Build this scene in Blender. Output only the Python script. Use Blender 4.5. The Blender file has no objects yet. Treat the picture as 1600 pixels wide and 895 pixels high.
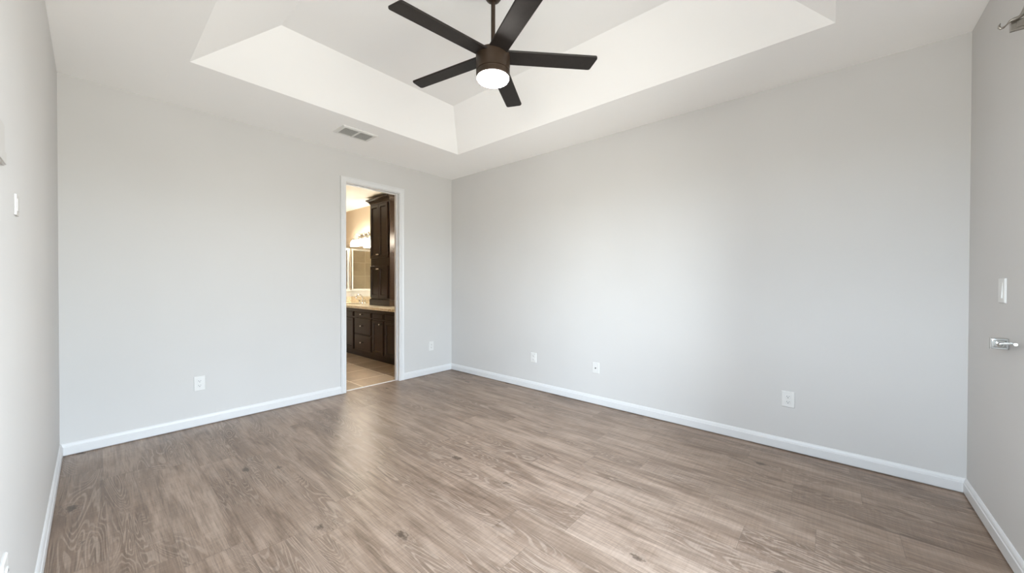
import bpy, bmesh, math, random
from mathutils import Vector, Matrix
random.seed(7)
C = bpy.context.scene.collection
S = bpy.context.scene
R = math.radians

# ------------------------------------------------------------------ camera
f_px, yaw, pitch, roll = 572.708, R(48.8989), R(-0.48369), R(0.12019)
CAM = Vector((-3.04891, -3.69505, 1.11095))
fw = Vector((math.sin(yaw)*math.cos(pitch), math.cos(yaw)*math.cos(pitch), math.sin(pitch)))
r0 = Vector((math.cos(yaw), -math.sin(yaw), 0)); u0 = r0.cross(fw)
rr = r0*math.cos(roll) + u0*math.sin(roll); uu = u0*math.cos(roll) - r0*math.sin(roll)
cd = bpy.data.cameras.new('camera'); cam = bpy.data.objects.new('camera', cd); C.objects.link(cam)
m3 = Matrix((rr, uu, -fw)).transposed()
cam.matrix_world = Matrix.Translation(CAM) @ m3.to_4x4()
cd.sensor_fit = 'HORIZONTAL'; cd.sensor_width = 36.0; cd.lens = f_px/1600*36.0
cd.clip_start = 0.01
S.camera = cam

# ------------------------------------------------------------------ exposure, world, daylight
S.view_settings.view_transform = 'Standard'; S.view_settings.look = 'None'
S.view_settings.gamma = 1.0; S.view_settings.use_curve_mapping = False
S.view_settings.exposure = 0.58
SKY_STRENGTH = 9.6
FAN_LIGHT = 120.0
VANITY_LIGHT = 50.0
try:
    S.cycles.use_denoising = True
    S.cycles.max_bounces = 16; S.cycles.diffuse_bounces = 10
    S.cycles.glossy_bounces = 6; S.cycles.transparent_max_bounces = 12
    S.cycles.sample_clamp_indirect = 6.0
    S.cycles.caustics_reflective = False; S.cycles.caustics_refractive = False
except Exception:
    pass
w = bpy.data.worlds.new('daylight'); S.world = w; w.use_nodes = True
nt = w.node_tree; nt.nodes.clear()
wo = nt.nodes.new('ShaderNodeOutputWorld'); bg = nt.nodes.new('ShaderNodeBackground')
tc = nt.nodes.new('ShaderNodeTexCoord'); sx = nt.nodes.new('ShaderNodeSeparateXYZ')
rp = nt.nodes.new('ShaderNodeValToRGB'); mp = nt.nodes.new('ShaderNodeMath')
mp.operation = 'MULTIPLY_ADD'; mp.inputs[1].default_value = .5; mp.inputs[2].default_value = .5
nt.links.new(tc.outputs['Generated'], sx.inputs[0]); nt.links.new(sx.outputs['Z'], mp.inputs[0])
nt.links.new(mp.outputs[0], rp.inputs[0]); nt.links.new(rp.outputs[0], bg.inputs['Color'])
nt.links.new(bg.outputs[0], wo.inputs['Surface'])
e = rp.color_ramp.elements
SKY = [(.0, (.42, .40, .38)), (.29, (.46, .435, .41)),            # invented ground tones, set for the light they throw on the ceiling
       (.37, (.98, .935, .88)), (.42, (.96, .92, .87)), (.46, (.56, .545, .51)), (.49, (.50, .51, .48)),           # invented bright band, dimmer towards the horizon, to grade light on the walls
       (.53, (1.36, 1.50, 1.70)), (.70, (1.22, 1.40, 1.66)), (1.0, (.74, .97, 1.34))]
e[0].position, e[0].color = SKY[0][0], (*SKY[0][1], 1)
e[1].position, e[1].color = SKY[-1][0], (*SKY[-1][1], 1)
for p_, c_ in SKY[1:-1]:
    x_ = e.new(p_); x_.color = (*c_, 1)
bg.inputs['Strength'].default_value = SKY_STRENGTH

# ------------------------------------------------------------------ room measures
LA, LB, CH = 3.188, 4.242, 2.44        # back wall runs x -LA..0 at y 0; right wall runs y -LB..0 at x 0
TH = 0.12
TOP = 2.95
TB = 0.09                              # thickness of the back wall
DX0, DX1, DZ = -1.376, -0.746, 2.138   # doorway opening in the back wall
BX = 0.09                              # bathroom wall behind the vanity
BY1 = 4.0                              # shower back wall
KY = 2.955                             # knee wall at the end of the vanity
WX0, WX1, WZ = -3.10, -1.30, 2.06
VY0, VY1, VZ0, VZ1 = -4.16, -3.08, .80, 2.10   # unseen window added in the left wall for extra light      # patio door opening in the front wall

# ------------------------------------------------------------------ material helpers
class NT:
    def __init__(s, name):
        s.m = bpy.data.materials.new(name); s.m.use_nodes = True
        s.t = s.m.node_tree; s.b = s.t.nodes['Principled BSDF']; s.out = s.t.nodes['Material Output']
    def n(s, typ, **kw):
        d = s.t.nodes.new(typ)
        for k, v in kw.items():
            setattr(d, k, v)
        return d
    def l(s, a, b): s.t.links.new(a, b)
    def math(s, op, a, b=None, c=None, clamp=False):
        d = s.n('ShaderNodeMath', operation=op, use_clamp=clamp)
        for i, v in enumerate((a, b, c)):
            if v is None: continue
            if isinstance(v, (int, float)): d.inputs[i].default_value = v
            else: s.l(v, d.inputs[i])
        return d.outputs[0]
    def comb(s, x, y, z=0.0):
        d = s.n('ShaderNodeCombineXYZ')
        for i, v in enumerate((x, y, z)):
            if isinstance(v, (int, float)): d.inputs[i].default_value = v
            else: s.l(v, d.inputs[i])
        return d.outputs[0]
    def noise(s, vec, scale=1, detail=3, rough=.5, dist=0):
        d = s.n('ShaderNodeTexNoise'); s.l(vec, d.inputs['Vector'])
        d.inputs['Scale'].default_value = scale; d.inputs['Detail'].default_value = detail
        d.inputs['Roughness'].default_value = rough; d.inputs['Distortion'].default_value = dist
        return d.outputs['Fac']
    def ramp(s, fac, stops, interp='LINEAR'):
        d = s.n('ShaderNodeValToRGB'); s.l(fac, d.inputs[0]); el = d.color_ramp.elements
        d.color_ramp.interpolation = interp
        el[0].position, el[0].color = stops[0][0], (*stops[0][1], 1)
        el[1].position, el[1].color = stops[-1][0], (*stops[-1][1], 1)
        for p, c in stops[1:-1]:
            x = el.new(p); x.color = (*c, 1)
        return d.outputs[0]
    def mix(s, fac, a, b, mode='MIX'):
        d = s.n('ShaderNodeMix', data_type='RGBA', blend_type=mode)
        if isinstance(fac, (int, float)): d.inputs[0].default_value = fac
        else: s.l(fac, d.inputs[0])
        for i, v in ((6, a), (7, b)):
            if isinstance(v, tuple): d.inputs[i].default_value = (*v, 1)
            else: s.l(v, d.inputs[i])
        return d.outputs[2]
    def sstep(s, v, lo, hi):
        d = s.n('ShaderNodeMapRange', interpolation_type='SMOOTHSTEP')
        s.l(v, d.inputs[0]); d.inputs[1].default_value = lo; d.inputs[2].default_value = hi
        return d.outputs[0]
    def bump(s, h, strength=.1, dist=.002):
        d = s.n('ShaderNodeBump'); s.l(h, d.inputs['Height'])
        d.inputs['Strength'].default_value = strength; d.inputs['Distance'].default_value = dist
        s.l(d.outputs[0], s.b.inputs['Normal'])
    def pos(s):
        return s.n('ShaderNodeNewGeometry').outputs['Position']

def plain(name, col, rough=.5, metal=0.0, spec=.5, noise_scale=None, noise_amt=.05, bump=0.0):
    k = NT(name); b = k.b
    b.inputs['Roughness'].default_value = rough; b.inputs['Metallic'].default_value = metal
    b.inputs['Specular IOR Level'].default_value = spec
    tcn = k.n('ShaderNodeTexCoord')
    f = k.noise(tcn.outputs['Object'], noise_scale or 30, 3)
    lo = tuple(c*(1-noise_amt) for c in col); hi = tuple(min(1, c*(1+noise_amt)) for c in col)
    k.l(k.ramp(f, [(.3, lo), (.7, hi)]), b.inputs['Base Color'])
    if bump: k.bump(f, bump, .001)
    return k.m

def paint(name, col, rough=.6, spec=.25):
    k = NT(name); p = k.pos()
    f = k.noise(p, 140, 3); g = k.noise(p, 1.6, 2)
    lo = tuple(c*.985 for c in col); hi = tuple(min(1, c*1.015) for c in col)
    k.l(k.ramp(g, [(.3, lo), (.7, hi)]), k.b.inputs['Base Color'])
    k.b.inputs['Roughness'].default_value = rough; k.b.inputs['Specular IOR Level'].default_value = spec
    k.bump(f, .05, .001)
    return k.m

M = {}
M['wall'] = paint('wall_paint', (.58, .573, .564))
M['ceiling'] = paint('ceiling_paint', (.955, .955, .95), .8, .1)
M['trim'] = plain('white_trim', (.66, .665, .67), .38, noise_amt=.01)
M['bath_wall'] = paint('bathroom_paint', (.72, .62, .48))
M['bath_ceiling'] = paint('bathroom_ceiling_paint', (.84, .81, .74), .8, .1)
M['plastic'] = plain('white_plastic', (.68, .68, .67), .35, noise_amt=.01)
M['plastic_warm'] = plain('warm_white_plastic', (.50, .485, .465), .5, noise_amt=.01)
M['slot'] = plain('dark_slot', (.03, .03, .03), .6)
M['chrome'] = plain('chrome', (.80, .82, .82), .16, 1.0, noise_amt=.02)
M['nickel'] = plain('brushed_nickel', (.36, .34, .31), .34, 1.0, noise_amt=.06)
M['fan'] = plain('bronze_metal', (.040, .026, .017), .42, .2, spec=.3, noise_amt=.1)
M['blade'] = plain('dark_blade', (.017, .0135, .012), .5, spec=.25, noise_scale=60, noise_amt=.15)
M['grille'] = plain('white_enamel', (.76, .76, .74), .45, noise_amt=.01)
M['duct'] = plain('dark_duct', (.30, .29, .27), .8)
M['knob'] = plain('satin_nickel_knob', (.75, .72, .66), .25, 1.0)
M['knee'] = plain('white_knee_panel', (.83, .81, .75), .4, noise_amt=.02)
M['frame'] = plain('satin_frame', (.78, .70, .58), .3, .8, noise_amt=.03)
M['porcelain'] = plain('porcelain', (.85, .84, .8), .15)
M['strike'] = plain('strike_metal', (.30, .25, .18), .35, 1.0)

def mk_wood_dark():
    k = NT('espresso_wood'); t = k.n('ShaderNodeTexCoord').outputs['Object']
    mpn = k.n('ShaderNodeMapping'); k.l(t, mpn.inputs[0]); mpn.inputs['Scale'].default_value = (60, 60, 4)
    f = k.noise(mpn.outputs[0], 1, 4, .6)
    k.l(k.ramp(f, [(.3, (.015, .0085, .0055)), (.7, (.030, .0175, .0115))]), k.b.inputs['Base Color'])
    k.b.inputs['Roughness'].default_value = .27; k.b.inputs['Specular IOR Level'].default_value = .32
    return k.m
M['espresso'] = mk_wood_dark()

def mk_granite():
    k = NT('granite'); p = k.pos()
    a = k.noise(p, 45, 6, .7); b = k.noise(p, 130, 3, .6)
    c1 = k.ramp(a, [(.33, (.30, .21, .12)), (.40, (.66, .54, .36)), (.52, (.88, .80, .62)), (.7, (.93, .88, .76))])
    c2 = k.ramp(b, [(.36, (.45, .38, .32)), (.46, (1, 1, 1))])
    k.l(k.mix(.8, c1, c2, 'MULTIPLY'), k.b.inputs['Base Color'])
    k.b.inputs['Roughness'].default_value = .15
    return k.m
M['granite'] = mk_granite()

def mk_tile(name, ax_u, ax_v, su, sv, ou, ov, c_lo, c_hi, grout, gw, rough, stagger=0.0, vein=2.5):
    k = NT(name); p = k.pos(); s = k.n('ShaderNodeSeparateXYZ'); k.l(p, s.inputs[0])
    v = k.math('DIVIDE', k.math('SUBTRACT', s.outputs[ax_v], ov), sv)
    u = k.math('DIVIDE', k.math('SUBTRACT', s.outputs[ax_u], ou), su)
    iv = k.math('FLOOR', v)
    if stagger:
        u = k.math('ADD', u, k.math('MULTIPLY', k.math('MODULO', iv, 2.0), stagger))
    iu = k.math('FLOOR', u); fu = k.math('FRACT', u); fv = k.math('FRACT', v)
    du = k.math('MULTIPLY', k.math('MINIMUM', fu, k.math('SUBTRACT', 1.0, fu)), su)
    dv = k.math('MULTIPLY', k.math('MINIMUM', fv, k.math('SUBTRACT', 1.0, fv)), sv)
    g = k.sstep(k.math('MINIMUM', du, dv), gw*.5, gw*.9)
    wn = k.n('ShaderNodeTexWhiteNoise', noise_dimensions='2D'); k.l(k.comb(iu, iv), wn.inputs['Vector'])
    vm = k.n('ShaderNodeVectorMath', operation='MULTIPLY_ADD'); k.l(wn.outputs['Color'], vm.inputs[0])
    vm.inputs[1].default_value = (9, 9, 9); k.l(p, vm.inputs[2])
    f = k.noise(vm.outputs[0], vein, 5, .6, .8)
    f2 = k.math('ADD', f, k.math('MULTIPLY', k.math('SUBTRACT', wn.outputs['Value'], .5), .15))
    col = k.ramp(f2, [(.3, c_lo), (.7, c_hi)])
    k.l(k.mix(g, grout, col), k.b.inputs['Base Color'])
    k.b.inputs['Roughness'].default_value = rough
    k.bump(g, .35, .002)
    return k.m
M['bath_floor'] = mk_tile('bathroom_floor_tile', 0, 1, .43, .43, -.712, 1.69-.43*8, (.30, .22, .145), (.48, .37, .26), (.70, .61, .49), .010, .35)
M['tile_xz'] = mk_tile('shower_tile_back', 0, 2, .43, .288, -.715, 1.552-.288*12, (.60, .51, .38), (.80, .70, .54), (.92, .85, .72), .006, .3)
M['tile_yz'] = mk_tile('shower_tile_side', 1, 2, .43, .288, BY1, 1.552-.288*12, (.60, .51, .38), (.80, .70, .54), (.92, .85, .72), .006, .3)

def mk_emit(name, col, strength):
    k = NT(name)
    k.b.inputs['Base Color'].default_value = (.9, .9, .88, 1); k.b.inputs['Roughness'].default_value = .4
    k.b.inputs['Emission Color'].default_value = (*col, 1); k.b.inputs['Emission Strength'].default_value = strength
    return k.m
M['lens'] = mk_emit('lit_lens', (1.0, .955, .895), FAN_LIGHT)
M['shade'] = mk_emit('lit_glass_shade', (1.0, .89, .74), VANITY_LIGHT)

def mk_mirror():
    k = NT('mirror_silver'); k.b.inputs['Metallic'].default_value = 1; k.b.inputs['Roughness'].default_value = .01
    k.b.inputs['Base Color'].default_value = (.90, .91, .89, 1); return k.m
M['mirror'] = mk_mirror()

def mk_pane(name, tint):
    k = NT(name); t = k.n('ShaderNodeBsdfTransparent'); t.inputs[0].default_value = (*tint, 1)
    g = k.n('ShaderNodeBsdfGlossy'); g.inputs['Roughness'].default_value = .02
    lw = k.n('ShaderNodeFresnel'); lw.inputs[0].default_value = 1.25
    mx = k.n('ShaderNodeMixShader'); k.l(lw.outputs[0], mx.inputs[0]); k.l(t.outputs[0], mx.inputs[1]); k.l(g.outputs[0], mx.inputs[2])
    k.l(mx.outputs[0], k.out.inputs['Surface']); return k.m
M['pane'] = mk_pane('clear_pane', (.95, .97, .96))
M['shower_glass'] = mk_pane('shower_glass', (.95, .95, .92))

def mk_floor():
    k = NT('grey_oak_planks')
    uv = k.n('ShaderNodeUVMap', uv_map='UVMap').outputs[0]
    s = k.n('ShaderNodeSeparateXYZ'); k.l(uv, s.inputs[0]); u, v = s.outputs[0], s.outputs[1]
    at = k.n('ShaderNodeAttribute', attribute_name='plank'); rc = k.n('ShaderNodeSeparateColor'); k.l(at.outputs['Color'], rc.inputs[0])
    r1, r2, r3 = rc.outputs[0], rc.outputs[1], rc.outputs[2]
    zo = k.math('MULTIPLY', r1, 60.0); vo = k.math('MULTIPLY', r2, 17.0)
    vv = k.math('ADD', v, vo)
    U = lambda a, b: k.comb(k.math('MULTIPLY', u, a), k.math('MULTIPLY', vv, b), zo)
    # broad streaks along the plank
    A = k.noise(U(11, 1.7), 1, 4, .6, .7)
    A2 = k.noise(U(30, 3.2), 1, 3, .6, .4)
    tone = k.math('ADD', k.math('ADD', k.math('MULTIPLY', A, .72), k.math('MULTIPLY', A2, .28)), k.math('MULTIPLY', k.math('SUBTRACT', r3, .5), .07))
    base = k.ramp(tone, [(.36, FL[0]), (.45, FL[1]), (.53, FL[2]), (.64, FL[3])])
    # cathedral figure: contour lines of a stretched noise, only where the figure mask is up
    F = k.noise(U(5.5, .68), 1, 2.5, .5, 1.0)
    ln = k.math('SINE', k.math('MULTIPLY', F, 190.0))
    ln = k.sstep(ln, .10, .95)
    mk = k.sstep(k.noise(U(4.5, 1.15), 1.0, 2, .5, .3), .47, .60)
    base = k.mix(k.math('MULTIPLY', mk, .55), base, FL[0])
    base = k.mix(k.math('MULTIPLY', k.math('MULTIPLY', ln, mk), .42), base, FL[4])
    # fine grain and pores
    G = k.noise(U(190, 6.5), 1, 3, .65)
    base = k.mix(.9, base, k.ramp(G, [(.34, (.72, .71, .70)), (.48, (.98, .98, .98)), (.66, (1.12, 1.12, 1.12))]), 'MULTIPLY')
    G2 = k.noise(U(60, 2.6), 1, 4, .62, .6)
    base = k.mix(.85, base, k.ramp(G2, [(.34, (.76, .745, .73)), (.48, (.98, .98, .98)), (.64, (1.10, 1.10, 1.10))]), 'MULTIPLY')
    # faint cross-wise saw marks
    sw = k.noise(U(6, 110), 1, 2, .6)
    base = k.mix(.75, base, k.ramp(sw, [(.3, (.88, .88, .88)), (.7, (1.09, 1.09, 1.09))]), 'MULTIPLY')
    # knots: small dark eyes with cracked rims, and a darker streak drawn out along the grain round them
    wv = k.n('ShaderNodeTexVoronoi', voronoi_dimensions='3D', feature='F1'); k.l(U(5.0, 2.6), wv.inputs['Vector'])
    wv.inputs['Scale'].default_value = 1; wv.inputs['Randomness'].default_value = .95
    wob = k.math('SUBTRACT', k.noise(U(55, 26), 1, 4, .7), .5)
    dn = k.math('ADD', wv.outputs['Distance'], k.math('MULTIPLY', wob, .34))
    kc = k.n('ShaderNodeSeparateColor'); k.l(wv.outputs['Color'], kc.inputs[0])
    pick = k.math('GREATER_THAN', kc.outputs[0], .22)
    kn = k.math('MULTIPLY', k.math('SUBTRACT', 1.0, k.sstep(dn, .02, .145)), pick)
    ring = k.math('MULTIPLY', k.sstep(k.math('SINE', k.math('MULTIPLY', dn, 70.0)), .2, .9), k.math('MULTIPLY', k.math('SUBTRACT', 1.0, k.sstep(dn, .12, .34)), pick))
    wv2 = k.n('ShaderNodeTexVoronoi', voronoi_dimensions='3D', feature='F1'); k.l(U(6.5, 1.25), wv2.inputs['Vector'])
    wv2.inputs['Scale'].default_value = 1
    stk = k.math('SUBTRACT', 1.0, k.sstep(k.math('ADD', wv2.outputs['Distance'], k.math('MULTIPLY', wob, .3)), .05, .36))
    base = k.mix(k.math('MULTIPLY', stk, .62), base, FL[0])
    base = k.mix(k.math('MULTIPLY', ring, .30), base, FL[4])
    base = k.mix(k.math('MULTIPLY', kn, .85), base, FL[5])
    # joints
    lw_ = k.n('ShaderNodeAttribute', attribute_name='edge'); es = k.n('ShaderNodeSeparateColor'); k.l(lw_.outputs['Color'], es.inputs[0])
    du = k.math('MINIMUM', u, k.math('SUBTRACT', PW, u))
    g = k.sstep(du, .0004, .0018)
    s2 = k.n('ShaderNodeUVMap', uv_map='UVEnd').outputs[0]; s2s = k.n('ShaderNodeSeparateXYZ'); k.l(s2, s2s.inputs[0])
    dv = k.math('MINIMUM', s2s.outputs[0], s2s.outputs[1])
    g = k.math('MINIMUM', g, k.sstep(dv, .0004, .0022))
    base = k.mix(k.math('MULTIPLY', k.math('SUBTRACT', 1.0, g), .36), base, (.10, .074, .056))
    k.l(base, k.b.inputs['Base Color'])
    rg = k.math('MULTIPLY_ADD', G2, .18, .27)
    k.l(rg, k.b.inputs['Roughness']); k.b.inputs['Specular IOR Level'].default_value = .45
    k.bump(k.math('ADD', k.math('MULTIPLY', G, .5), g), .10, .001)
    return k.m
PW = .1925
FL = [(.158, .106, .074), (.240, .170, .124), (.300, .219, .165), (.345, .258, .199), (.435, .342, .272), (.052, .033, .022)]
M['floor'] = mk_floor()

# ------------------------------------------------------------------ mesh builder
class MB:
    def __init__(s): s.bm = bmesh.new()
    def _xf(s, verts, mat):
        if mat is not None:
            for v in verts: v.co = mat @ v.co
    def box(s, x0, x1, y0, y1, z0, z1, bev=0.0, seg=2, mat=None):
        t = bmesh.new(); bmesh.ops.create_cube(t, size=1)
        for v in t.verts:
            v.co = Vector(((x0+x1)/2+v.co.x*(x1-x0), (y0+y1)/2+v.co.y*(y1-y0), (z0+z1)/2+v.co.z*(z1-z0)))
        if bev: bmesh.ops.bevel(t, geom=t.edges[:], offset=bev, segments=seg, affect='EDGES', profile=.6)
        s._xf(t.verts, mat); s.merge(t); return s
    def merge(s, t):
        me = bpy.data.meshes.new('tmp'); t.to_mesh(me); t.free(); s.bm.from_mesh(me); bpy.data.meshes.remove(me)
    def lathe(s, prof, mat=None, n=40, cap=True):
        t = bmesh.new(); rings = []
        for r, z in prof:
            if r < 1e-6: rings.append([t.verts.new((0, 0, z))])
            else: rings.append([t.verts.new((r*math.cos(2*math.pi*i/n), r*math.sin(2*math.pi*i/n), z)) for i in range(n)])
        for a, b in zip(rings, rings[1:]):
            for i in range(n):
                j = (i+1) % n
                if len(a) == 1: t.faces.new((a[0], b[j], b[i]))
                elif len(b) == 1: t.faces.new((a[i], a[j], b[0]))
                else: t.faces.new((a[i], a[j], b[j], b[i]))
        if cap:
            if len(rings[0]) > 1: t.faces.new(rings[0][::-1])
            if len(rings[-1]) > 1: t.faces.new(rings[-1])
        bmesh.ops.recalc_face_normals(t, faces=t.faces[:])
        s._xf(t.verts, mat); s.merge(t); return s
    def tube(s, pts, rad, n=12):
        t = bmesh.new(); pts = [Vector(p) for p in pts]; rings = []
        rad = rad if isinstance(rad, (list, tuple)) else [rad]*len(pts)
        up = None
        for i, p in enumerate(pts):
            d = (pts[min(i+1, len(pts)-1)] - pts[max(i-1, 0)]).normalized()
            if up is None:
                up = d.cross(Vector((0, 0, 1)) if abs(d.z) < .9 else Vector((1, 0, 0))).normalized()
            else:
                up = (up - d*up.dot(d)).normalized()
            b = d.cross(up)
            rings.append([t.verts.new(p + (up*math.cos(2*math.pi*k/n) + b*math.sin(2*math.pi*k/n))*rad[i]) for k in range(n)])
        for a, b in zip(rings, rings[1:]):
            for k in range(n): t.faces.new((a[k], a[(k+1) % n], b[(k+1) % n], b[k]))
        t.faces.new(rings[0][::-1]); t.faces.new(rings[-1])
        bmesh.ops.recalc_face_normals(t, faces=t.faces[:])
        s.merge(t); return s
    def poly(s, verts, faces):
        t = bmesh.new(); vs = [t.verts.new(v) for v in verts]
        for f in faces: t.faces.new([vs[i] for i in f])
        s.merge(t); return s
    def loops(s, loops, closed_ring=True, cap=True):
        """bridge equal-length vertex loops"""
        t = bmesh.new(); L = [[t.verts.new(p) for p in lp] for lp in loops]; n = len(L[0])
        for a, b in zip(L, L[1:]):
            for i in range(n if closed_ring else n-1):
                j = (i+1) % n
                t.faces.new((a[i], a[j], b[j], b[i]))
        if cap: t.faces.new(L[0][::-1]); t.faces.new(L[-1])
        bmesh.ops.recalc_face_normals(t, faces=t.faces[:])
        s.merge(t); return s
    def build(s, name, mat, parent=None, smooth=None, label=None):
        o_ = Vector((0, 0, 0)) if parent is None else origin(parent)
        for v in s.bm.verts: v.co -= o_
        me = bpy.data.meshes.new(name); s.bm.to_mesh(me); s.bm.free()
        me.materials.append(mat)
        if smooth is not None:
            me.polygons.foreach_set('use_smooth', [True]*len(me.polygons))
            me.set_sharp_from_angle(angle=R(smooth))
        o = bpy.data.objects.new(name, me); C.objects.link(o)
        if parent is not None: o.parent = parent
        if label: o['label'] = label
        return o
    def build_local(s, name, mat, parent, smooth=None, label=None):
        """verts are already in the parent's own space"""
        o_ = origin(parent)
        for v in s.bm.verts: v.co += o_
        return s.build(name, mat, parent, smooth, label)

def origin(o):
    p = Vector((0, 0, 0))
    while o is not None:
        p = p + o.location; o = o.parent
    return p

def thing(name, label, cat, loc, rz=0.0, group=None):
    o = bpy.data.objects.new(name, None); C.objects.link(o); o.location = loc; o.rotation_euler = (0, 0, rz)
    o.empty_display_size = .05
    o['label'] = label; o['category'] = cat
    if group: o['group'] = group
    return o
def tag(o, label, cat, group=None):
    o['label'] = label; o['category'] = cat
    if group: o['group'] = group
    return o
def struct(o, label, cat):
    o['kind'] = 'structure'; o['label'] = label; o['category'] = cat; return o

# ------------------------------------------------------------------ floor (planks run along y)
def make_floor():
    bm = bmesh.new(); uv = bm.loops.layers.uv.new('UVMap'); uve = bm.loops.layers.uv.new('UVEnd')
    cl = bm.loops.layers.float_color.new('plank'); PL = 1.10
    X0 = -3.01 - PW*2; y_lo, y_hi = -LB-TH, .06
    joints = {2: -.60, 3: -.70, 4: -.82, 8: -2.54, 9: -2.80, 11: -3.40, 12: -3.65, 13: -3.93, 14: -3.545, 15: -3.82, 10: -2.74}
    for r in range(18):
        xa = X0 + r*PW; xb = xa + PW
        j = joints.get(r, random.uniform(-1.1, 0)); y = j
        while y > y_lo: y -= PL
        while y < y_hi:
            ya, yb = y, y + PL
            c = (random.random(), random.random(), random.random(), 1)
            a0, b0 = max(ya, y_lo), min(yb, y_hi)
            x0, x1 = max(xa, -LA-TH), min(xb, TH)
            if b0 > a0 and x1 > x0:
                f = bm.faces.new([bm.verts.new((x, yy, 0)) for x, yy in ((x0, a0), (x1, a0), (x1, b0), (x0, b0))])
                for lp in f.loops:
                    lp[uv].uv = (lp.vert.co.x - xa, lp.vert.co.y - ya)
                    lp[uve].uv = (lp.vert.co.y - ya, yb - lp.vert.co.y)
                    lp[cl] = c
            y = yb
    bmesh.ops.remove_doubles(bm, verts=bm.verts[:], dist=1e-5)
    me = bpy.data.meshes.new('floor'); bm.to_mesh(me); bm.free(); me.materials.append(M['floor'])
    o = bpy.data.objects.new('floor', me); C.objects.link(o)
    struct(o, 'grey brown oak plank floor of the bedroom', 'floor')
make_floor()
struct(MB().box(-2.72, BX+.1, .06, BY1+.1, -.06, 0).build('floor_bathroom', M['bath_floor']), 'beige square tile floor of the bathroom beyond the doorway', 'floor')
struct(MB().box(DX0, DX1, .052, .074, -.005, .004, .0015).build('trim_1', M['trim']), 'thin pale threshold strip between plank floor and bathroom tile', 'threshold')

# ------------------------------------------------------------------ ceilings
TX0, TX1, TY0, TY1, TR, TO = -2.655, -.555, -3.70, -.775, .245, .375
def make_ceiling():
    X0, X1, Y0, Y1 = -LA-TH, TH, -LB-TH, TH
    rect = lambda a, b, c, d, z: [(a, c, z), (b, c, z), (b, d, z), (a, d, z)]
    L = [rect(X0, X1, Y0, Y1, TOP), rect(X0, X1, Y0, Y1, CH), rect(TX0, TX1, TY0, TY1, CH),
         rect(TX0+TO, TX1-TO, TY0+TO, TY1-TO, CH+TR)]
    m = MB(); m.loops(L)
    struct(m.build('ceiling', M['ceiling']), 'white tray ceiling with sloped sides over the bedroom', 'ceiling')
make_ceiling()
struct(MB().box(-2.72, BX+.1, TB, BY1+.1, CH, CH+.1).build('ceiling_bathroom', M['bath_ceiling']), 'warm lit ceiling of the bathroom', 'ceiling')

# ------------------------------------------------------------------ walls
HC = CH + .02
m = MB()
m.box(-LA-TH, DX0, 0, TB, -.02, HC); m.box(DX1, TH, 0, TB, -.02, HC); m.box(DX0, DX1, 0, TB, DZ, HC)
struct(m.build('wall_back', M['wall']), 'pale grey wall with the doorway to the bathroom', 'wall')
struct(MB().box(0, TH, -LB-TH, 0, -.02, HC).build('wall_right', M['wall']), 'long pale grey wall right of the far corner', 'wall')
m = MB(); m.box(-LA-TH, -LA, -LB-TH, VY0, -.02, HC); m.box(-LA-TH, -LA, VY1, 0, -.02, HC)
m.box(-LA-TH, -LA, VY0, VY1, -.02, VZ0); m.box(-LA-TH, -LA, VY0, VY1, VZ1, HC)
struct(m.build('wall_left', M['wall']), 'pale wall at the left edge of the photo', 'wall')
m = MB()
m.box(-LA-TH, WX0, -LB-TH, -LB, -.02, HC); m.box(WX1, TH, -LB-TH, -LB, -.02, HC); m.box(WX0, WX1, -LB-TH, -LB, WZ, HC)
struct(m.build('wall_front', M['wall']), 'warm pale wall at the right edge of the photo', 'wall')
# bathroom shell
struct(MB().box(BX, BX+.1, TB, KY+.05, -.02, HC).build('wall_bathroom_right', M['bath_wall']), 'beige bathroom wall behind the vanity', 'wall')
m = MB(); m.box(BX, BX+.1, KY+.05, BY1+.1, 1.95, HC)
struct(m.build('wall_bathroom_upper', M['bath_wall']), 'beige painted strip above the shower tile', 'wall')
struct(MB().box(-1.3, BX, BY1, BY1+.1, -.02, HC).build('wall_shower_back', M['tile_xz']), 'tan tiled back wall of the shower', 'wall')
struct(MB().box(BX, BX+.1, KY+.05, BY1+.1, -.02, 1.95).build('wall_shower_right', M['tile_yz']), 'tan tiled side wall inside the shower', 'wall')
struct(MB().box(-1.4, -1.3, KY, BY1+.1, -.02, HC).build('wall_shower_left', M['tile_yz']), 'tan tiled wall at the far side of the shower', 'wall')
struct(MB().box(-2.72, -1.4, BY1, BY1+.1, -.02, HC).build('wall_bathroom_back', M['bath_wall']), 'beige far wall of the bathroom', 'wall')
struct(MB().box(-2.82, -2.72, TB, BY1+.1, -.02, HC).build('wall_bathroom_left', M['bath_wall']), 'beige left wall of the bathroom', 'wall')
m = MB(); m.box(-1.3, BX, KY, KY+.1, -.01, .955); m.box(-1.3, BX, KY-.012, KY+.112, .955, .984, .004)
struct(m.build('wall_shower_knee', M['knee']), 'white capped knee wall at the end of the vanity', 'wall')

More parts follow.
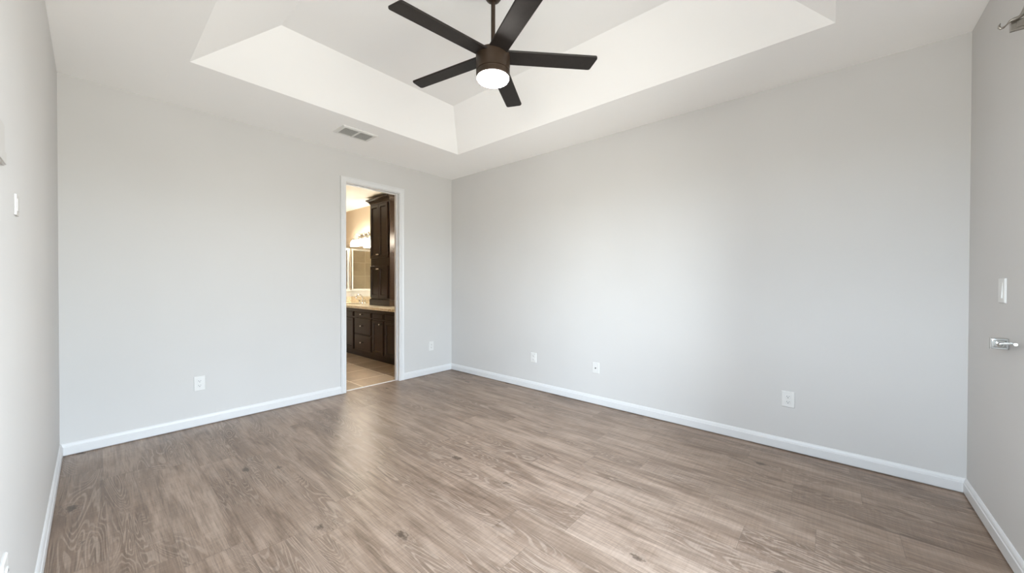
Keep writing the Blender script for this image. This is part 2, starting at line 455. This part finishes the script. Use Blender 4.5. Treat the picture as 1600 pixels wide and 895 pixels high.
# ------------------------------------------------------------------ baseboards
def baseboard(name, p0, p1, nrm, label):
    """moulding along p0->p1 sticking out along nrm"""
    prof = [(0, .0075), (.013, .0075), (.0135, .056), (.0105, .060), (.0105, .064), (.006, .076), (.003, .079), (0, .080)]
    p0 = Vector((*p0, 0)); p1 = Vector((*p1, 0)); n = Vector((*nrm, 0))
    lp = [[p + n*d + Vector((0, 0, z)) for d, z in prof] for p in (p0, p1)]
    struct(MB().loops(lp).build(name, M['trim'], smooth=25), label, 'baseboard')
CW = .042
baseboard('baseboard_back', (-LA, 0), (DX0-CW, 0), (0, -1), 'white baseboard under the wall left of the doorway')
baseboard('baseboard_back_right', (DX1+CW, 0), (0, 0), (0, -1), 'short white baseboard between doorway and far corner')
baseboard('baseboard_right', (0, 0), (0, -LB), (-1, 0), 'long white baseboard along the right wall')
baseboard('baseboard_left', (-LA, -LB), (-LA, 0), (1, 0), 'white baseboard along the left wall')
baseboard('baseboard_front', (0, -LB), (WX1+.07, -LB), (0, 1), 'white baseboard along the wall at right edge')

# ------------------------------------------------------------------ doorway trim
def doorway():
    d = bpy.data.objects.new('door_1', None); C.objects.link(d); d.location = (DX0, 0, 0)
    struct(d, 'white cased doorway opening into the bathroom', 'doorway')
    prof = [(-.010, 0), (-.010, .010), (-.005, .013), (.006, .013), (.010, .010), (.026, .011), (.036, .016), (CW, .016), (CW, 0)]
    path = lambda o, dd: [(DX0-o, -dd, .003), (DX0-o, -dd, DZ+o), (DX1+o, -dd, DZ+o), (DX1+o, -dd, .003)]
    m = MB(); m.loops([[path(o, dd)[i] for o, dd in prof] for i in range(4)])
    m.build('casing', M['trim'], d)
    m = MB(); path2 = lambda o, dd: [(DX0-o, TB+dd, .003), (DX0-o, TB+dd, DZ+o), (DX1+o, TB+dd, DZ+o), (DX1+o, TB+dd, .003)]
    m.loops([[path2(o, dd)[i] for o, dd in prof] for i in range(4)]); m.build('casing', M['trim'], d)
    m = MB(); t = .016
    m.box(DX0, DX0+t, -.002, TB+.002, .003, DZ, .001); m.box(DX1-t, DX1, -.002, TB+.002, .003, DZ, .001)
    m.box(DX0+t, DX1-t, -.002, TB+.002, DZ-t, DZ, .001); m.build('jamb', M['trim'], d)
    m = MB(); s = .011
    m.box(DX0+t, DX0+t+s,   .032, .064, .003, DZ-t, .002); m.box(DX1-t-s, DX1-t,   .032, .064, .003, DZ-t, .002)
    m.box(DX0+t+s, DX1-t-s,   .032, .064, DZ-t-s, DZ-t, .002); m.build('door_stop', M['trim'], d)
    MB().box(DX1-t-.002, DX1-t+.001, .068, .088, .79, .85, .0005).build('strike_plate', M['strike'], d, label='small dark metal strike plate')
doorway()

# ------------------------------------------------------------------ glazed patio door behind the frame edge, source of the daylight
def patio():
    d = bpy.data.objects.new('window_1', None); C.objects.link(d); d.location = (WX0, -LB-TH/2, 0)
    struct(d, 'white framed glazed patio door letting in the daylight', 'window')
    y0, y1 = -LB-.09, -LB-.03; t = .06; xm = (WX0+WX1)/2
    m = MB(); m.box(WX0, WX0+t, y0, y1, 0, WZ, .004); m.box(WX1-t, WX1, y0, y1, 0, WZ, .004)
    m.box(WX0+t, WX1-t, y0, y1, WZ-t, WZ, .004); m.box(WX0+t, WX1-t, y0, y1, 0, t, .004); m.box(xm-.03, xm+.03, y0, y1, t, WZ-t, .004)
    m.build('frame', M['trim'], d)
    for a, b in ((WX0+t, xm-.03), (xm+.03, WX1-t)):
        MB().box(a, b, -LB-.063, -LB-.057, t, WZ-t).build('pane', M['pane'], d)
    prof = [(.004, 0), (.004, .012), (.03, .014), (.06, .016), (.06, 0)]
    path = lambda o, dd: [(WX0-o, -LB+dd, .003), (WX0-o, -LB+dd, WZ+o), (WX1+o, -LB+dd, WZ+o), (WX1+o, -LB+dd, .003)]
    m = MB(); m.loops([[path(o, dd)[i] for o, dd in prof] for i in range(4)]); m.build('casing', M['trim'], d)
patio()
al = bpy.data.lights.new('patio_daylight_portal', 'AREA'); al.shape = 'RECTANGLE'; al.size = WX1-WX0; al.size_y = WZ
al.cycles.is_portal = True
ao = bpy.data.objects.new('patio_daylight_portal', al); C.objects.link(ao)
ao.location = ((WX0+WX1)/2, -LB-TH-.02, WZ/2); ao.rotation_euler = (R(90), 0, 0)      # faces into the room (+y)

def added_window():  # window added out of view to brighten the right side of the room
    d = bpy.data.objects.new('window_added', None); C.objects.link(d); d.location = (-LA-TH/2, (VY0+VY1)/2, VZ0)
    struct(d, 'white framed unseen window added in the left wall for light', 'window')
    a, b = -LA-.10, -LA-.04; t = .05; ym = (VY0+VY1)/2
    m = MB(); m.box(a, b, VY0, VY0+t, VZ0, VZ1, .003); m.box(a, b, VY1-t, VY1, VZ0, VZ1, .003)
    m.box(a, b, VY0+t, VY1-t, VZ1-t, VZ1, .003); m.box(a, b, VY0+t, VY1-t, VZ0, VZ0+t, .003); m.box(a, b, ym-.02, ym+.02, VZ0+t, VZ1-t, .003)
    m.build('frame', M['trim'], d)
    for p, q in ((VY0+t, ym-.02), (ym+.02, VY1-t)):
        MB().box(-LA-.073, -LA-.067, p, q, VZ0+t, VZ1-t).build('pane', M['pane'], d)
    MB().box(-LA-.04, -LA+.02, VY0-.02, VY1+.02, VZ0-.018, VZ0, .003).build('sill', M['trim'], d)
added_window()
al = bpy.data.lights.new('added_window_portal', 'AREA'); al.shape = 'RECTANGLE'; al.size = VZ1-VZ0; al.size_y = VY1-VY0
al.cycles.is_portal = True
ao = bpy.data.objects.new('added_window_portal', al); C.objects.link(ao)
ao.location = (-LA-TH-.02, (VY0+VY1)/2, (VZ0+VZ1)/2); ao.rotation_euler = (0, R(-90), 0)      # faces into the room (+x)

# ------------------------------------------------------------------ ceiling fan
FX, FY, FZ, FR = -1.666, -2.354, 2.300, .540          # fan axis, blade plane, blade reach
def fan():
    CZ = CH+TR
    t = thing('ceiling_fan', 'dark bronze five blade ceiling fan with a lit round lamp under the tray ceiling', 'ceiling fan', (FX, FY, CZ))
    T = Matrix.Translation((FX, FY, 0)); Tz = Matrix.Translation((FX, FY, FZ))
    MB().lathe([(.0, CZ), (.056, CZ), (.0575, CZ-.010), (.056, CZ-.045), (.049, CZ-.075), (.036, CZ-.096), (.020, CZ-.108), (.012, CZ-.110)], T).build('canopy', M['fan'], t, 40)
    MB().lathe([(.0112, FZ-.02), (.0112, CZ-.10)], T, 20).build('downrod', M['fan'], t, 40)
    MB().lathe([(.032, .005), (.032, .021), (.028, .034), (.020, .045), (.013, .049)], Tz).build('yoke_cover', M['fan'], t, 40)
    MB().lathe([(.0, .009), (.075, .009), (.0855, .006), (.0895, -.002), (.0895, -.019), (.0876, -.075), (.0876, -.086), (.0848, -.087), (.0848, -.091), (.0876, -.093), (.0867, -.117), (.0848, -.1195), (0, -.1195)], Tz, 56).build('motor_housing', M['fan'], t, 30)
    MB().lathe([(.083, -.118), (.083, -.122), (.0787, -.129), (.0656, -.136), (.042, -.1405), (.019, -.142), (0, -.1425)], Tz, 56).build('lamp_lens', M['lens'], t, 60, label='glowing white lamp lens')
    th0 = R(172.93)
    for k in range(5):
        a = th0 - k*R(72)
        # blade outline in local (along, across) with rounded outer corners and a slanted tip
        w0, w1 = .049, .0505
        out = [(.056, -w0), (.056, w0)]
        tip_a, tip_b = FR-.0075, FR+.0075          # the two corners of the tip
        r = .013
        def arc(cx, cy, a0, a1, n=6):
            return [(cx+r*math.cos(a0+(a1-a0)*i/n), cy+r*math.sin(a0+(a1-a0)*i/n)) for i in range(n+1)]
        out += arc(tip_a-r, w1-r, R(90), R(8)) + arc(tip_b-r, -w1+r, R(8), R(-90))
        th = .0052
        mt = Matrix.Translation((FX, FY, FZ-.0056)) @ Matrix.Rotation(a, 4, 'Z') @ Matrix.Rotation(R(BLADE_PITCH), 4, 'X')
        lo = [mt @ Vector((x, y*.93, -th)) for x, y in out]; mid = [mt @ Vector((x, y, -th*.15)) for x, y in out]; hi = [mt @ Vector((x, y*.98, th*.6)) for x, y in out]
        b = MB().loops([lo, mid, hi]).build('blade', M['blade'], t)
        ir = MB(); ir.loops([[mt @ Vector((x, y, z)) for x, y in ((.052, -.028), (.052, .028), (.108, .024), (.122, .013), (.122, -.013), (.108, -.024))] for z in (th*.55, .0100)])
        for (sx_, sy_) in ((.098, .013), (.098, -.013), (.112, 0)):
            ir.lathe([(.0038, .0100), (.0038, .0124), (.0, .0128)], mt @ Matrix.Translation((sx_, sy_, 0)), 10)
        ir.build('blade_iron', M['fan'], b)
BLADE_PITCH = -8
fan()

# ------------------------------------------------------------------ ceiling vent
def vent():
    x0, x1, y0, y1 = -1.655, -1.342, -.600, -.390
    t = thing('ceiling_vent', 'white louvred air vent in the ceiling above the doorway wall', 'air vent', ((x0+x1)/2, (y0+y1)/2, CH))
    bw = .030; xm = (x0+x1)/2
    lp = lambda o, z: [(x0+o, y0+o, z), (x1-o, y0+o, z), (x1-o, y1-o, z), (x0+o, y1-o, z)]
    fr = MB(); fr.loops([lp(0, CH), lp(0, CH-.003), lp(.010, CH-.009), lp(bw, CH-.009), lp(bw, CH-.001)], cap=False)
    fr.box(xm-.008, xm+.008, y0+bw, y1-bw, CH-.009, CH-.002)
    fr.build('frame', M['grille'], t)
    MB().box(x0+.012, x1-.012, y0+.012, y1-.012, CH-.0015, CH-.0005).build('duct_opening', M['duct'], t)
    for a, b in ((x0+bw, xm-.008), (xm+.008, x1-bw)):
        n = 11
        for i in range(n):
            yc = y0+bw+.006 + (y1-y0-2*bw-.012)*i/(n-1)
            mt = Matrix.Translation(((a+b)/2, yc, CH-.0062)) @ Matrix.Rotation(R(36), 4, 'X')
            MB().box(-(b-a)/2, (b-a)/2, -.0062, .0062, -.0006, .0006, mat=mt).build('slat', M['grille'], t)
vent()

# ------------------------------------------------------------------ wall plates. local frame: x right, z up, outward = -y
def on_wall(name, label, cat, wall, s, z, group=None):
    """s = coordinate along the wall, z = height of the plate's bottom"""
    loc, rz = {'back': ((s, 0, z), 0.0), 'right': ((0, s, z), R(-90)), 'front': ((s, -LB, z), R(180)), 'left': ((-LA, s, z), R(90))}[wall]
    return thing(name, label, cat, loc, rz, group)
def plate(t, w_, h_, th=.006):
    m = MB(); a = w_/2
    lp = lambda o, y: [(-a+o, y, o), (a-o, y, o), (a-o, y, h_-o), (-a+o, y, h_-o)]
    m.loops([lp(0, 0), lp(0, -th*.45), lp(.0025, -th), ]); return m.build_local('cover_plate', M['plastic'], t)
def screw(t, x, z, th=.006):
    MB().lathe([(.0028, 0), (.0028, .0008), (.0015, .0012), (0, .0012)], Matrix.Translation((x, -th, z)) @ Matrix.Rotation(R(90), 4, 'X'), 12).build_local('screw', M['plastic'], t)
def duplex(t, w_, h_, decora=False):
    plate(t, w_, h_); zc = h_/2; th = .006
    if decora:
        MB().box(-.0155, .0155, -th-.0025, -th+.001, zc-.031, zc+.031, .0008).build_local('receptacle', M['plastic'], t)
        face = -th-.0026
    else:
        for dz in (.0175, -.0175):
            m = MB(); n = 24; pr = []
            for i in range(n):
                an = 2*math.pi*i/n; pr.append((.0155*math.cos(an), max(-.0115, min(.0115, .0155*math.sin(an)))))
            m.loops([[(x, -th+.001, zc+dz+z) for x, z in pr], [(x, -th-.002, zc+dz+z) for x, z in pr], [(x*.93, -th-.0028, zc+dz+z*.93) for x, z in pr]])
            m.build_local('receptacle', M['plastic'], t)
        face = -th-.0029; screw(t, 0, zc)
    for dz in (.0175, -.0175):
        s = MB(); z = zc+dz
        s.box(-.0072, -.0052, face-.0003, face+.001, z-.001, z+.0065); s.box(.0052, .0072, face-.0003, face+.001, z-.000, z+.006)
        s.lathe([(.0026, 0), (.0026, .0008), (0, .0008)], Matrix.Translation((0, face+.0004, z-.006)) @ Matrix.Rotation(R(90), 4, 'X'), 12)
        s.build_local('slots', M['slot'], t)

t = on_wall('wall_outlet', 'white outlet with dark slots low on the wall left of the doorway', 'outlet', 'back', -2.503, .275); duplex(t, .068, .112, True)
t = on_wall('wall_outlet', 'faint white outlet low on the wall between doorway and far corner', 'outlet', 'back', -.319, .287); duplex(t, .068, .112)
t = on_wall('wall_outlet', 'white outlet on the right wall nearest the far corner', 'outlet', 'right', -1.341, .284); duplex(t, .072, .100)
t = on_wall('wall_outlet', 'white outlet on the right wall nearest the right corner, dark slots showing', 'outlet', 'right', -3.481, .291); duplex(t, .072, .104)
t = on_wall('cable_plate', 'white wall plate with a single dark jack in its middle', 'wall plate', 'right', -2.063, .287)
plate(t, .070, .098)
MB().lathe([(.006, 0), (.006, .002), (.0045, .004), (.0045, .007), (.003, .007)], Matrix.Translation((0, -.006, .047)) @ Matrix.Rotation(R(90), 4, 'X'), 16).build_local('jack', M['slot'], t)
screw(t, 0, .080); screw(t, 0, .016)

t = on_wall('light_switch', 'white rocker light switch at the right edge of the photo', 'light switch', 'front', -.516, 1.033)
plate(t, .076, .104)
MB().loops([[(-.016, -.005, .020), (.016, -.005, .020), (.016, -.005, .084), (-.016, -.005, .084)],
            [(-.0155, -.0095, .021), (.0155, -.0095, .021), (.0155, -.0065, .083), (-.0155, -.0065, .083)]]).build_local('rocker', M['plastic'], t)
m = MB(); m.box(-.0185, -.0165, -.0064, -.0050, .018, .086); m.box(.0165, .0185, -.0064, -.0050, .018, .086); m.box(-.0185, .0185, -.0064, -.0050, .0165, .0188); m.box(-.0185, .0185, -.0064, -.0050, .0852, .0872)
m.build_local('rocker_surround', M['grille'], t)

# left wall fittings
t = on_wall('wall_control', 'small white control box on the left wall above eye level', 'wall control', 'left', -1.985, 1.296)
MB().box(-.024, .024, -.005, 0, 0, .058, .0015).build_local('case', M['plastic_warm'], t)
MB().box(-.016, .016, -.0062, -.004, .012, .046, .001).build_local('button', M['plastic_warm'], t)
t = on_wall('thermostat', 'white thermostat cut by the left edge of the photo', 'thermostat', 'left', -2.264, 1.385)
MB().box(-.060, .040, -.006, 0, 0, .095, .002).build_local('case', M['plastic_warm'], t)
MB().box(-.055, .036, -.0085, -.0055, .002, .030, .001).build_local('flap', M['plastic_warm'], t)
t = on_wall('wall_outlet', 'white outlet with a plug, cut by the bottom left corner of the photo', 'outlet', 'left', -2.268, .372)
duplex(t, .070, .104)
t = on_wall('power_plug', 'white plug in the outlet at the bottom left corner', 'plug', 'left', -2.268, .372)
MB().box(-.014, .014, -.034, -.0085, .018, .046, .004).build_local('plug_body', M['plastic'], t)
MB().lathe([(.0045, 0), (.0045, -.03), (.003, -.034)], Matrix.Translation((0, -.026, .020)), 14).build_local('cord_relief', M['plastic'], t, 40)

# curtain hardware beside the patio door
def holdback():
    x = -.585; W = -LB; yf = -4.195; z0, z1 = .843, .888
    t = thing('curtain_holdback', 'chrome rectangular holdback with a curved bar, below the light switch', 'curtain holdback', (x, W, z0))
    MB().box(x, x+.012, W, yf, z0, z1, .001).build('base_block', M['nickel'], t)
    fr = MB(); y0, y1 = W+.0005, yf-.001
    lp = lambda o, dx: [(x-dx, y0+o, z0+.001+o), (x-dx, y1-o, z0+.001+o), (x-dx, y1-o, z1-.001-o), (x-dx, y0+o, z1-.001-o)]
    fr.loops([lp(0, -.001), lp(0, .003), lp(.0015, .004), lp(.0055, .004), lp(.0075, -.0005), lp(.0085, -.0005), lp(.010, .0055), lp(.0125, .007)]); fr.build('face_plate', M['chrome'], t)
    yc = -4.2185; zc = .863
    MB().lathe([(.0085, 0), (.0075, .004), (.0052, .007)], Matrix.Translation((x-.006, yc, zc)) @ Matrix.Rotation(R(-90), 4, 'Y'), 20).build('collar', M['nickel'], t, 40)
    pts = []
    for i in range(29):
        s_ = i/28; pts.append((x-.004-.26*s_, yc+.055*max(0, s_-.5)**1.5, zc+.030*math.sin(s_*1.4)))
    MB().tube(pts, .0048, 14).build('bar', M['chrome'], t, 50)
holdback()

def rod_bracket():
    W = -LB
    x = -.80
    t = thing('curtain_bracket', 'grey metal curtain bracket with an upturned hook, top right corner', 'curtain bracket', (x, W, 2.08))
    yf, z0, z1 = -4.1890, 2.0510, 2.0890
    MB().box(x, x+.014, W, yf, z0, z1, .001).build('arm', M['nickel'], t)
    MB().box(x-.004, x+.002, W+.004, yf-.014, z0+.009, z1-.004, .001).build('arm_face', M['nickel'], t)
    MB().box(x-.04, x+.05, W, W+.005, z0-.035, z1+.035, .0015).build('wall_plate', M['nickel'], t)
    P = [(-4.1630, 2.0860), (-4.1600, 2.0790), (-4.1600, 2.0710), (-4.1640, 2.0660), (-4.1700, 2.0670), (-4.1750, 2.0720), (-4.1800, 2.0780), (-4.1850, 2.0840), (-4.1930, 2.0870), (-4.2020, 2.0880), (-4.2090, 2.0920), (-4.2140, 2.1010), (-4.2200, 2.1170), (-4.2240, 2.1330)]      # hook curve in (y, z)
    rd = [.0015, .0028, .0042, .0046, .0038, .0024, .0026, .0045, .0060, .0062, .0062, .0066, .007, .007]
    pts = [(x-.012, a, b) for a, b in P]
    MB().tube(pts, rd, 12).build('hook', M['nickel'], t, 50)
rod_bracket()

# ------------------------------------------------------------------ bathroom cabinets
XF = -.395            # face frame plane
XD = -.413            # door and drawer fronts
CT0, CT1 = .728, .766
ESP = M['espresso']
def panel(y0, y1, z0, z1, xf, xb, rail=.034, name='door', parent=None):
    t = bmesh.new()
    m = MB()
    lp = lambda o, x: [(x, y0+o, z0+o), (x, y1-o, z0+o), (x, y1-o, z1-o), (x, y0+o, z1-o)]
    m.loops([lp(0, xb), lp(0, xf+.003), lp(.003, xf), lp(rail, xf), lp(rail+.005, xf+.008), lp(rail+.009, xf+.0085), lp(rail+.012, xf+.011)])
    return m.build(name, ESP, parent)
def slab(y0, y1, z0, z1, xf, xb, name='drawer', parent=None):
    m = MB()
    lp = lambda o, x: [(x, y0+o, z0+o), (x, y1-o, z0+o), (x, y1-o, z1-o), (x, y0+o, z1-o)]
    m.loops([lp(0, xb), lp(0, xf+.007), lp(.003, xf+.006), lp(.009, xf+.001), lp(.012, xf)])
    return m.build(name, ESP, parent)
def knob(y, z, xf, parent):
    prof = [(.0045, 0), (.0045, .010), (.0065, .012), (.0115, .016), (.0120, .020), (.0095, .0245), (0, .026)]
    MB().lathe(prof, Matrix.Translation((xf, y, z)) @ Matrix.Rotation(R(-90), 4, 'Y'), 18).build('knob', M['knob'], parent, 40, label='satin nickel knob')
def carcass(t, y0, y1, dividers=()):
    m = MB(); m.box(XF, BX-.002, y0, y1, .088, CT0, .0008); m.build('body', ESP, t)
    MB().box(-.362, BX-.002, y0, y1, 0, .089).build('toe_kick', ESP, t)
GAP = .003
def unit(y0, y1, label):
    return thing('vanity_cabinet', label, 'cabinet', ((XF+BX)/2, (y0+y1)/2, 0), 0, 'dark vanity base cabinets')
# drawer stack
u = unit(1.287, 1.828, 'dark vanity unit of three stacked drawers with silver knobs')
carcass(u, 1.287, 1.828)
for z0, z1 in ((.604, .677), (.345, .592), (.108, .333)):
    d = slab(1.306, 1.806, z0, z1, XD, XF, 'drawer', u); knob(1.577, (z0+z1)/2+.004, XD, d)
# narrow door unit
u = unit(.950, 1.2868, 'narrow dark vanity cabinet with one knobbed door beside the drawer stack')
carcass(u, .950, 1.2868)
slab(.972, 1.270, .602, .677, XD, XF, 'false_front', u)
d = panel(.972, 1.270, .100, .578, XD, XF, .04, 'door', u); knob(1.036, .535, XD, d)
# near sink unit
u = unit(.16, .9498, 'dark vanity cabinet nearest the doorway jamb, under the near end of the countertop')
carcass(u, .16, .9498)
slab(.19, .930, .602, .677, XD, XF, 'false_front', u)
d = panel(.562, .930, .100, .578, XD, XF, .04, 'door', u); knob(.60, .535, XD, d)
d = panel(.19, .558, .100, .578, XD, XF, .04, 'door', u); knob(.52, .535, XD, d)
# far sink unit
u = unit(1.8282, KY-.016, 'dark vanity sink cabinet at the far end, left of the drawer stack')
carcass(u, 1.8282, KY-.016)
slab(1.850, KY-.04, .602, .677, XD, XF, 'false_front', u)
ym = (1.850+KY-.04)/2
d = panel(ym+.002, KY-.04, .100, .578, XD, XF, .04, 'door', u); knob(ym+.035, .535, XD, d)
d = panel(1.850, ym-.002, .100, .578, XD, XF, .04, 'door', u); knob(ym-.035, .535, XD, d)

# countertop with two oval sink cut-outs
SINKS = (2.36, .60)
SRX, SRY = .135, .19
def hole_ring(x0, x1, y0, y1, cx, cy, n=40):
    import math as q
    ang = sorted(set([2*q.pi*i/n for i in range(n)] + [q.atan2(y-cy, x-cx) % (2*q.pi) for x in (x0, x1) for y in (y0, y1)]))
    outer, inner = [], []
    for a in ang:
        c, s = q.cos(a), q.sin(a)
        tx = ((x1-cx)/c if c > 1e-9 else (x0-cx)/c if c < -1e-9 else 1e9); ty = ((y1-cy)/s if s > 1e-9 else (y0-cy)/s if s < -1e-9 else 1e9)
        k = min(tx, ty); outer.append((cx+k*c, cy+k*s)); inner.append((cx+SRX*c, cy+SRY*s))
    return outer, inner
def counter():
    x0, x1 = -.432, BX-.001; ya, yb = .14, KY-.013
    t = thing('countertop', 'speckled beige granite countertop on the dark vanity cabinets', 'countertop', ((x0+x1)/2, (ya+yb)/2, CT0))
    m = MB()
    for (a, b, cy) in ((1.9, yb, SINKS[0]), (ya, .95, SINKS[1])):
        o, i = hole_ring(x0+.004, x1, a, b, -.19, cy)
        m.loops([[(x, y, CT0) for x, y in i], [(x, y, CT0) for x, y in o], [(x, y, CT1) for x, y in o], [(x, y, CT1) for x, y in i], [(x, y, CT0) for x, y in i]], cap=False)
    m.box(x0+.004, x1, .95, 1.9, CT0, CT1)
    m.loops([[(x0+.004, y, CT0), (x0+.001, y, CT0+.003), (x0, y, CT0+.012), (x0, y, CT1-.008), (x0+.002, y, CT1-.002), (x0+.0045, y, CT1)] for y in (ya, yb)])
    m.build('slab', M['granite'], t)
    b = thing('backsplash', 'low speckled granite backsplash standing on the countertop against the bathroom wall', 'backsplash', (BX, (ya+yb)/2, CT1))
    MB().box(BX-.019, BX-.001, ya, yb, CT1, .865, .002).build('back_splash', M['granite'], b)
    MB().box(x0+.02, BX-.0195, yb-.019, yb, CT1, .865, .002).build('side_splash', M['granite'], b)
counter()
for i, cy in enumerate(SINKS):
    s = thing('sink', ('white oval sink set in the granite below the far faucet', 'white oval sink set in the granite nearest the doorway')[i], 'sink', (-.19, cy, CT0-.13))
    m = MB(); n = 40; L = []
    for k, z in ((1.10, CT0-.001), (1.0, CT0-.001), (.97, CT0-.04), (.85, CT0-.085), (.6, CT0-.118), (.25, CT0-.13), (.06, CT0-.13)):
        L.append([(-.19+SRX*k*math.cos(2*math.pi*j/n), cy+SRY*k*math.sin(2*math.pi*j/n), z) for j in range(n)])
    m.loops(L, cap=False); m.build('bowl', M['porcelain'], s, 50)
    MB().lathe([(.018, 0), (.018, .003), (.012, .004), (0, .0035)], Matrix.Translation((-.19, cy, CT0-.130)), 20).build('drain', M['chrome'], s)

def faucet(cy, label):
    t = thing('faucet', label, 'faucet', (-.005, cy, CT1))
    MB().lathe([(.026, CT1), (.026, CT1+.006), (.018, CT1+.012), (.014, CT1+.05), (.012, CT1+.055)], Matrix.Translation((-.005, cy, 0)), 24).build('base', M['chrome'], t, 40)
    pts = [(-.005, cy, CT1+.05), (-.005, cy, CT1+.09)]
    for i in range(13):
        a = math.pi*i/12*1.05; pts.append((-.005-.055*(1-math.cos(a)), cy, CT1+.095+.052*math.sin(a)))
    MB().tube(pts, [.0105]*3+[.0095]*(len(pts)-3), 14).build('spout', M['chrome'], t, 50)
    for sg in (-1, 1):
        y = cy+sg*.095
        h = MB().lathe([(.022, CT1), (.022, CT1+.006), (.014, CT1+.012), (.012, CT1+.04), (.015, CT1+.048), (.010, CT1+.056), (0, CT1+.058)], Matrix.Translation((-.005, y, 0)), 20).build('valve', M['chrome'], t, 40)
        MB().tube([(-.005, y, CT1+.050), (-.02, y+sg*.02, CT1+.056), (-.04, y+sg*.05, CT1+.066)], [.006, .005, .0045], 10).build('lever', M['chrome'], h, 50)
faucet(SINKS[0], 'chrome arched faucet on the granite left of the tall cabinet')
faucet(SINKS[1], 'chrome arched faucet at the near end of the countertop')

# tall cabinet standing on the countertop
def tower():
    y0, y1 = 1.205, 1.760; xf = -.165; zt = 2.345
    t = thing('linen_cabinet', 'tall dark cabinet with crown moulding standing on the granite countertop', 'cabinet', ((xf+BX)/2, (y0+y1)/2, CT1))
    XB = BX-.0195
    bz = .868
    m = MB(); m.box(xf, XB-.0, y0, y1, bz, zt, .001)
    m.build('body', ESP, t)
    m = MB(); R_ = lambda o, z: [(XB, y0-o, z), (xf-o, y0-o, z), (xf-o, y1+o, z), (XB, y1+o, z)]
    m.loops([R_(.017, CT1), R_(.017, bz-.014), R_(.013, bz-.006), R_(.004, bz+.002), R_(0, bz+.004)]); m.build('plinth', ESP, t)
    m = MB(); m.loops([R_(.0, zt-.03), R_(.007, zt-.028), R_(.008, zt-.012), R_(.014, zt-.006), R_(.022, zt+.012), R_(.042, zt+.034), R_(.056, zt+.042), R_(.060, zt+.046), R_(.060, zt+.060)])
    m.build('crown_moulding', ESP, t)
    ya, yb = y0+.046, y1-.010; ym = (ya+yb)/2; xd = xf-.019
    for z0, z1, kz in ((1.492, zt-.034, 1.545), (.885, 1.372, 1.325)):
        for a, b, ky in ((ya, ym-.0015, ym-.020), (ym+.0015, yb, ym+.020)):
            d = panel(a, b, z0, z1, xd, xf, .045, 'door', t); knob(ky, kz, xd, d)
tower()

# mirrors and vanity lights
def mirror(y0, y1, z0, z1, label):
    t = thing('vanity_mirror', label, 'mirror', (BX, (y0+y1)/2, z0))
    MB().box(BX-.005, BX-.0012, y0, y1, z0, z1).build('backing', M['slot'], t)
    MB().box(BX-.0065, BX-.005, y0+.001, y1-.001, z0+.001, z1-.001).build('glass', M['mirror'], t)
mirror(1.80, KY-.004, .867, 1.86, 'frameless mirror above the far sink reflecting the tiled shower')
mirror(.17, 1.16, .867, 1.86, 'frameless mirror above the sink nearest the doorway')

def vanity_light(cy, label):
    t = thing('vanity_light', label, 'wall light', (BX, cy, 1.93))
    MB().box(BX-.018, BX, cy-.30, cy+.30, 1.905, 1.955, .006).build('backplate', M['chrome'], t)
    for k in range(4):
        y = cy + (k-1.5)*.158
        pts = []
        for i in range(15):
            a = math.pi*i/14
            pts.append((BX-.015-.055*(1-math.cos(a)), y, 1.915+.060*math.sin(a)))
        pts.append((BX-.125, y, 1.885))
        ar = MB().tube(pts, .0055, 10).build('arm', M['chrome'], t, 50)
        MB().lathe([(.008, 1.893), (.020, 1.885), (.027, 1.868), (.028, 1.855), (.0, 1.855)], Matrix.Translation((BX-.125, y, 0)), 20).build('socket_cup', M['chrome'], ar, 40)
        MB().lathe([(.024, 1.856), (.038, 1.842), (.053, 1.81), (.058, 1.775), (.061, 1.752), (.058, 1.752), (.055, 1.775), (.048, 1.812), (.036, 1.838), (.0, 1.852)], Matrix.Translation((BX-.125, y, 0)), 28, False).build('glass_shade', M['shade'], t, 60, label='glowing white glass shade')
vanity_light(2.36, 'four lamp chrome vanity light glowing above the far mirror')
vanity_light(.60, 'four lamp chrome vanity light above the mirror nearest the doorway')

# shower screen on the knee wall
def shower():
    t = thing('shower_screen', 'framed glass shower screen on the white knee wall', 'shower screen', (-.6, KY+.05, .984))
    y0, y1 = KY+.035, KY+.065; zb, zt = .984, 1.745
    MB().box(-1.299, BX-.001, y0, y1, zt-.03, zt+.004, .003).build('top_rail', M['frame'], t)
    MB().box(-1.299, BX-.001, y0, y1, zb, zb+.02, .002).build('bottom_rail', M['frame'], t)
    for a, b in ((BX-.028, BX-.001), (BX-.060, BX-.036), (-.62, -.592), (-1.299, -1.272)):
        MB().box(a, b, y0+.002, y1-.002, zb+.02, zt-.03, .002).build('post', M['frame'], t)
    for a, b in ((-.592, BX-.060), (-1.272, -.62)):
        MB().box(a, b, KY+.047, KY+.053, zb+.02, zt-.03).build('glass_pane', M['shower_glass'], t)
shower()
